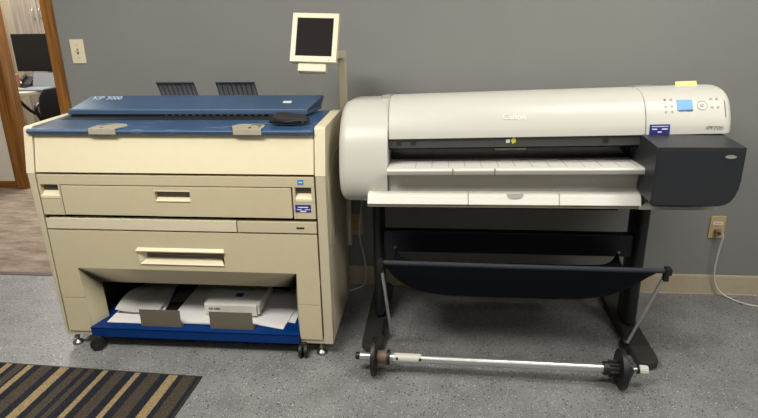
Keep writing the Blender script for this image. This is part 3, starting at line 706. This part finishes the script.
# pixel row -> arc length helper values were measured on the photograph
LX0, LX1, LS0, LS1 = .868, .942, .235, .290
def rowz(z):                                 # arc length where the face reaches height z
    s = 0
    while s < .42 and surf(.9, s)[0].z > z: s += .002
    return s
m = MB(); patch(m, .856, .909, rowz(1.059), rowz(1.025)); lcd = m.build('lcd_screen', M_lcd, rh); lab(lcd, 'lit blue display')
m = MB(); patch(m, .860, .878, rowz(1.028), rowz(1.024), .0022); patch(m, .883, .907, rowz(1.028), rowz(1.024), .0022); m.build('lcd_menu', M_lcdd, lcd)
def ringb(x, s, r, mt_, nm, solid=True, asp=1):
    p_, nr, td = surf(x, s); m = MB()
    if solid:
        m.cyl(p_-nr*.001, p_+nr*.0015, r, 14)
    else:
        for q in range(24):
            a0, a1 = q*PI/12, (q+1)*PI/12
            m.cyl(p_+nr*.001+Vector((1, 0, 0))*r*math.cos(a0)-td*r*math.sin(a0), p_+nr*.001+Vector((1, 0, 0))*r*math.cos(a1)-td*r*math.sin(a1), .0007, 5)
    return m.build(nm, mt_, rh)
zr = [rowz(z) for z in (1.037, 1.026, 1.014)]
ringb(.942, rowz(1.041), .018, M_silver, 'dial_ring', False); ringb(.942, rowz(1.041), .007, M_silver, 'ok_button')
for x in (.816, .838):
    for k, z in enumerate((1.061, 1.041, 1.023)):
        ringb(x, rowz(z), .0045, M_ink if k == 0 and x < .83 else M_silver, 'button')
for x in (.976, .996):
    for k, z in enumerate((1.060, 1.034)):
        ringb(x, rowz(z), .005, M_inkd if k == 0 and x > 1.02 else M_silver, 'button')
surf_text('iPF700', 'model_text', .018, M_ink, .982, rowz(.966), rh, False, 1.25)
surf_text('Canon', 'logo', .030, M_emb, .275, rowz(1.018), tc, True, 1.1)
m = MB(); patch(m, .758, .828, rowz(.981), rowz(.947), .0012); st = m.build('asset_sticker', M_sticker, rh)
m = MB(); patch(m, .764, .822, rowz(.976), rowz(.973), .0018, 1); patch(m, .766, .784, rowz(.967), rowz(.964), .0018, 1); patch(m, .800, .820, rowz(.967), rowz(.964), .0018, 1); patch(m, .786, .800, rowz(.957), rowz(.953), .0018, 1); m.build('sticker_print', M_inkw, st)
# seam line and grille groove near the right edge
m = MB(); patch(m, 1.018, 1.0205, rowz(1.055), rowz(1.0), .0008, 8); m.build('end_groove', M_trough, rh)
# stand
for a, b in ((-.288, -.238), (.820, .880)):
    cx_ = (a+b)/2
    m = MB(); rg = []
    for z in (.055, .672):
        rg.append([(cx_+(b-a)/2*math.copysign(abs(math.cos(q*PI/12))**.7, math.cos(q*PI/12)), -.36+.075*math.copysign(abs(math.sin(q*PI/12))**.7, math.sin(q*PI/12)), z) for q in range(24)])
    m.loft(rg); m.build('stand_leg', M_leg, T)
    m = MB(); m.box(a-.004, b+.004, -.46, -.26, .655, .672, .004); m.build('leg_bracket', M_leg, T)
    xa, xb = (a-.032, b+.011) if a < 0 else (.800, .892)
    def stad(xa, xb, y0, y1, ins):
        r = (xb-xa)/2-ins; c_ = (xa+xb)/2
        return [(c_+r*math.cos(PI+q*PI/12), y0+(xb-xa)/2+r*math.sin(PI+q*PI/12)) for q in range(13)]+[(c_+r*math.cos(q*PI/12), y1-(xb-xa)/2+r*math.sin(q*PI/12)) for q in range(13)]
    yf, ybk = (-.672, -.05) if a < 0 else (-.712, -.05)
    m = MB(); m.loft([[(x, y, z) for x, y in stad(xa, xb, yf, ybk, i_)] for z, i_ in ((.010, .004), (.014, 0), (.032, 0), (.038, .003), (.041, .010))])
    ft = m.build('stand_foot', M_foot, T)
    for yy in (yf+.06, ybk-.06):
        m = MB(); m.cyl((xa+.03, yy, 0), (xa+.03, yy, .013), .018, 16); m.build('foot_pad', M_rubber, ft)
    if a > 0:
        m = MB(); m.cyl((.785, -.555, .035), (.80, -.555, .035), .018, 16); m.box(.776, .803, -.60, -.53, .0, .030, .003); m.build('foot_wheel', M_rubber, ft)
    else:
        m = MB(); m.box(-.238, -.222, -.58, -.50, .03, .075, .003); m.build('rod_bracket', M_rubber, ft)
m = MB(); m.box(-.240, .824, -.405, -.36, .362, .462, .004); cb = m.build('crossbar', M_navy, T)
for x in (-.190, .769):
    for z in (.443, .385): MB().cyl((x, -.405, z), (x, -.410, z), .006, 10).build('bolt', M_foot if z > .4 else M_chrome, cb)
m = MB(); m.box(-.24, .81, -.20, -.17, .50, .60, .004); m.build('rear_crossbar', M_leg, T)
# media basket: cloth slung between crossbar hooks and the front rod
bk = MB()
bx0, bx1 = -.212, .822; NB = 40; NV = 16
g = []
for i in range(NB+1):
    u = i/NB; e = abs(2*u-1); row = []
    endf = (1-e**6)
    x = bx0+(bx1-bx0)*u
    for j in range(NV+1):
        v = j/NV
        # back edge (hooks) to front rod
        xb_ = -.190+.955*u
        zb_ = .385-.055*(1-e**22); yb_ = -.412-.02*(1-e**8)
        zf, yf_ = .483-.003*math.sin(PI*u), -.792
        sag = (.155)*endf
        lowv = math.sin(PI*v**1.35)
        z = zb_*(1-v)+zf*v-sag*lowv-.07*e**9*math.sin(PI*v**.7)
        y = yb_*(1-v)+yf_*v+.035*endf*math.sin(PI*v**3)
        row.append((xb_*(1-v)+x*v, y, z))
    g.append(row)
m = MB(); m.sheet(g, .0022); bs = m.build('basket_cloth', M_cloth, T)
m = MB(); m.tube([(bx0, -.792, .485), (.30, -.794, .482), (bx1, -.792, .479)], .009, 12); m.build('cloth_hem', M_hem, bs)
for x, z in ((bx0-.004, .484), (bx1+.006, .479)):
    m = MB(); m.box(x-.012, x+.012, -.808, -.776, z-.014, z+.014, .005); m.box(x-.009, x+.009, -.792, -.766, z-.045, z, .004); m.build('rod_clip', M_rubber, bs)
for p0_, p1_ in (((bx0-.002, -.778, .462), (-.196, -.590, .060)), ((bx1+.004, -.778, .458), (.793, -.590, .056))):
    m = MB(); m.tube([p0_, p1_], .0062, 12); m.build('basket_rod', M_rod, T)

# sticky note on the plotter
p_, nr, td = None, None, None
m = MB(); g = [[tuple(Vector(sh((x, y, z)))) for (y, z) in ((-.445, 1.0725), (-.435, 1.075), (-.431, 1.080), (-.428, 1.087))] for x in (.893, .932, .970)]
m.sheet(g, .0012); o = m.build('sticky_note', M_note, None, sh((.932, -.44, 1.071))); tag(o, 'yellow sticky note standing on top of the plotter above its control panel', 'sticky note')

# ------------------------------------------------------------------ roll spindle on the floor
t = thing('roll_spindle', (.24, -.80, 0), 'silver roll-paper spindle with black end flanges lying on the floor', 'spindle')
yz = (-.806, .077)
def at(x): return (x, -.800-(x+.25)*.018, .077)
MB().cyl(at(-.200), at(.660), .0165, 24, .002).build('tube', M_alu, t)
m = MB(); m.cyl(at(-.168), at(-.060), .0185, 20, .002); m.build('collar', M_white, t)
for x in (-.155, -.064): MB().cyl((x, at(x)[1]-.014, .083), (x, at(x)[1]-.021, .083), .005, 10).build('collar_screw', M_rubber, t)
def flange(x, th, s):
    m = MB(); m.cyl(at(x-th/2), at(x+th/2), .077, 40, .004)
    f = m.build('flange', M_rubber, t); return f
f = flange(-.247, .018, -1)
MB().cyl(at(-.236), at(-.190), .025, 20, .003).build('core_adapter', M_tube, f)
m = MB(); m.cyl(at(-.196), at(-.184), .030, 20, .003); m.build('hub_ring', M_rubber, f)
MB().cyl(at(-.305), at(-.255), .016, 20, .002).build('left_shaft', M_alu, t)
MB().cyl(at(-.322), at(-.305), .015, 20, .003).build('end_cap', M_rubber, t)
f = flange(.703, .022, 1)
m = MB(); m.cyl(at(.635), at(.700), .026, 20, .003)
for q in range(6):
    a_ = q*PI/3; c0 = Vector((0, math.cos(a_)*.028, math.sin(a_)*.028)); m.cyl(Vector(at(.655))+c0, Vector(at(.700))+c0, .005, 8)
m.build('hub', M_rubber, f)
m = MB(); m.cyl(at(.712), at(.732), .045, 8, .003); m.cyl(at(.732), at(.742), .026, 20, .002); m.build('lock_ring', M_char, f)
MB().cyl(at(.740), at(.765), .010, 16).build('shaft', M_chrome, t)
MB().cyl(at(.760), at(.769), .015, 16, .002).build('seal', M_rubber, t)
m = MB()
m.cyl(at(.768), at(.800), .017, 24, .003)
for q in range(16):
    a_ = q*PI/8; c0 = Vector((0, math.cos(a_)*.0165, math.sin(a_)*.0165)); m.cyl(Vector(at(.772))+c0, Vector(at(.796))+c0, .0016, 6)
m.build('drive_gear', M_white, t)

# ------------------------------------------------------------------ floor mat
mo = thing('floor_mat', (-.935, -.882, 0), 'dark striped entrance mat with tan lines at the lower left', 'mat')
mo.rotation_euler.z = math.radians(-2.3)
def mbuild(mb, name, mt_): 
    o = mb.build(name, mt_, None, (0, 0, 0)); o.parent = mo; return o
mbuild(MB().box(-1.5, -.012, -.598, -.010, .0, .009, .002), 'pile', mat_stripes())
m = MB(); m.box(-1.51, 0, -.012, 0, 0, .006, .002); m.box(-.014, 0, -.61, 0, 0, .006, .002); m.box(-1.51, 0, -.61, -.596, 0, .006, .002); m.box(-1.51, -1.498, -.61, 0, 0, .006, .002)
mbuild(m, 'edging', M_mattedge)

# ------------------------------------------------------------------ office seen through the doorway
t = thing('desktop_monitor', (-3.30, 2.32, .74), 'black desktop monitor on the office desk seen through the doorway', 'monitor')
R_ = Matrix.Rotation(math.radians(4), 3, 'Z')
m = MB(); m.box(-3.775, -3.20, 2.28, 2.31, .868, 1.19, .006); sh_ = m.build('monitor_case', M_monscr, t)
MB().box(-3.765, -3.21, 2.2775, 2.281, .882, 1.182).build('display', M_monscr, sh_)
MB().box(-3.51, -3.45, 2.31, 2.34, .76, 1.05, .004).build('monitor_stand', M_laptop, t)
MB().box(-3.60, -3.36, 2.24, 2.42, .7415, .752, .004).build('monitor_base', M_laptop, t)
# paper or laptop shape below the screen
t = thing('laptop', (-3.45, 2.15, .742), 'grey laptop with an open tilted lid below the black monitor', 'laptop')
MB().box(-3.56, -3.20, 1.93, 2.13, .7415, .755, .003).build('keyboard_base', M_laptop, t)
m = MB(); m.raw([(-3.56, 2.14, .755), (-3.20, 2.14, .755), (-3.18, 2.20, .865), (-3.57, 2.20, .865), (-3.56, 2.148, .753), (-3.20, 2.148, .753), (-3.18, 2.208, .863), (-3.57, 2.208, .863)], [(0, 1, 2, 3), (4, 5, 6, 7), (0, 1, 5, 4), (1, 2, 6, 5), (2, 3, 7, 6), (3, 0, 4, 7)], .002)
m.build('lid', M_laptop, t)
t = thing('office_desk', (-3.3, 2.1, 0), 'grey office desk with curved front edge and black curved legs', 'desk')
m = MB(); m.prism([(-4.4, 2.6), (-4.4, 1.85), (-3.62, 1.80), (-3.45, 1.86), (-3.30, 2.02), (-3.15, 2.12), (-2.4, 2.12), (-2.4, 2.6)], .712, .740, 'z', .004); m.build('desktop', M_desk, t)
for x in (-3.95, -2.6):
    m = MB(); m.tube(spline([(x, 2.45, .71), (x, 2.30, .45), (x, 2.42, .10), (x, 2.5, .02)]), .02, 10); m.tube([(x, 1.95, .02), (x, 2.56, .02)], .018, 8); m.build('leg', M_leg, t)
m = MB(); m.tube(spline([(-3.62, 1.95, .71), (-3.60, 2.1, .55), (-3.55, 2.3, .40), (-3.45, 2.42, .12), (-3.4, 2.5, .02)]), .014, 10); m.build('leg', M_leg, t)
o = MB().box(-3.742, -3.680, 2.10, 2.16, .7415, .86, .003).build('card_box', M_red, None, (-3.71, 2.13, .7415)); tag(o, 'small reddish-brown box on the office desk below the monitor corner', 'box')
t = thing('desk_phone', (-3.63, 2.20, .7415), 'black desk phone under the left corner of the monitor', 'phone')
MB().prism([(2.14, .7415), (2.14, .775), (2.23, .83), (2.25, .7415)], -3.672, -3.585, 'x', .004).build('phone_body', M_rubber, t)
MB().box(-3.668, -3.645, 2.145, 2.225, .80, .838, .004, rot=Matrix.Rotation(.5, 3, 'X')).build('handset', M_rubber, t)
t = thing('keyboard', (-3.55, 1.93, .7415), 'grey keyboard on the near side of the office desk', 'keyboard')
kb = MB().box(-3.60, -3.28+.0, 1.83+.1, 1.92, .7415, .757, .003) if False else MB().box(-3.74, -3.575, 1.86, 2.02, .7415, .757, .003)
k0 = kb.build('keyboard_base', M_putty, t)
m = MB()
for i in range(4):
    for j in range(5): m.box(-3.732+j*.031, -3.706+j*.031, 1.87+i*.036, 1.898+i*.036, .757, .762, .002)
m.build('keys', M_desk, t)
# office chair
t = thing('office_chair', (-3.05, 1.95, 0), 'black office chair with loop armrest drawn up to the office desk', 'chair')
cxx, cyy = -2.90, 1.76
rg = []
for z, w_, y in ((.46, .20, cyy-.17), (.56, .22, cyy-.20), (.66, .225, cyy-.21), (.75, .21, cyy-.205), (.81, .17, cyy-.19), (.825, .10, cyy-.18)):
    rg.append([(cxx+w_*math.copysign(abs(math.cos(q*PI/10))**.6, math.cos(q*PI/10)), y+.035*math.sin(q*PI/10), z) for q in range(20)])
MB().loft(rg).build('backrest', M_rubber, t)
MB().box(cxx-.24, cxx+.24, cyy-.17, cyy+.24, .42, .50, .03, 3).build('seat', M_rubber, t)
for s_ in (-1, 1):
    MB().tube(spline([(cxx+s_*.24, cyy-.1, .45), (cxx+s_*.30, cyy-.08, .52), (cxx+s_*.31, cyy-.12, .66), (cxx+s_*.31, cyy+.10, .68), (cxx+s_*.30, cyy+.17, .60), (cxx+s_*.25, cyy+.12, .46)]), .016, 10).build('armrest', M_rubber, t)
MB().cyl((cxx, cyy+.05, .08), (cxx, cyy+.05, .43), .03, 16).build('gas_column', M_rubber, t)
for q in range(5):
    a_ = q*2*PI/5+.3; e_ = Vector((math.cos(a_)*.29, math.sin(a_)*.29, 0))
    lg_ = MB().tube([(cxx, cyy+.05, .10), (cxx+e_.x, cyy+.05+e_.y, .07)], [.025, .016], 8).build('base_spoke', M_rubber, t)
    MB().cyl((cxx+e_.x-.02, cyy+.05+e_.y, .027), (cxx+e_.x+.02, cyy+.05+e_.y, .027), .027, 14, .003).build('caster', M_rubber, lg_)
# tall cabinets
CY = 3.0
t = thing('tall_cabinet', (-3.6, CY+.3, 0), 'grey wood-grain double-door cabinet behind the office desk', 'cabinet')
MB().box(-4.235, -3.36, CY+.02, CY+.55, .0, 2.15, .003).build('carcass', M_cab, t)
for i, (a, b) in enumerate(((-4.233, -3.962), (-3.958, -3.362))):
    d_ = MB().box(a, b, CY, CY+.019, .05, 2.13, .003).build('door', M_cab, t)
    x = b-.035 if i == 0 else a+.03
    MB().tube(spline([(x, CY, 1.30), (x, CY-.028, 1.315), (x, CY-.032, 1.35), (x, CY-.028, 1.385), (x, CY, 1.40)], 4), .005, 8).build('handle', M_chrome, d_)

# ------------------------------------------------------------------ lights
def area(name, loc, sx, sy, power, col=(1, .975, .92), rot=(0, 0, 0)):
    l = bpy.data.lights.new(name, 'AREA'); l.shape = 'RECTANGLE'; l.size = sx; l.size_y = sy; l.energy = power; l.color = col
    o = bpy.data.objects.new(name, l); C.objects.link(o); o.location = loc; o.rotation_euler = rot; return o
area('ceiling_panel_light', (1.1, -1.2, CH-.03), 1.2, .6, 28)
area('ceiling_panel_light', (-1.2, -2.1, CH-.03), 1.2, .6, 68)
area('ceiling_panel_light', (.4, -4.2, CH-.03), 1.2, .6, 16)
area('ceiling_panel_light', (2.4, -2.5, CH-.03), 1.2, .6, 30)  # added unseen panel, brightens the copier's right side
area('passage_light', (-2.9, .85, CH-.03), 1.0, .5, 26)
area('office_light', (-3.3, 2.5, CH-.03), 1.2, .6, 100)
w = bpy.data.worlds.new('world'); S.world = w; w.use_nodes = True
w.node_tree.nodes['Background'].inputs[0].default_value = (.9, .93, 1, 1); w.node_tree.nodes['Background'].inputs[1].default_value = .3

# ------------------------------------------------------------------ camera
f, H, D, yaw, pit, rol = 600.02, 1.4267, 2.8558, -.1051, .3372, -.0189
cd = bpy.data.cameras.new('camera'); cd.sensor_fit = 'HORIZONTAL'; cd.sensor_width = 36; cd.lens = f/758*36; cd.clip_start = .05
co = bpy.data.objects.new('camera', cd); C.objects.link(co); S.camera = co
fw = Vector((math.sin(yaw)*math.cos(pit), math.cos(yaw)*math.cos(pit), -math.sin(pit)))
r0 = Vector((math.cos(yaw), -math.sin(yaw), 0)); u0 = r0.cross(fw)
r2 = r0*math.cos(rol)+u0*math.sin(rol); u2 = -r0*math.sin(rol)+u0*math.cos(rol)
co.matrix_world = Matrix.Translation((0, -D, H)) @ Matrix((r2, u2, -fw)).transposed().to_4x4()
S.view_settings.view_transform = 'Standard'; S.view_settings.look = 'None'; S.view_settings.gamma = 1; S.view_settings.use_curve_mapping = False
S.view_settings.exposure = .35
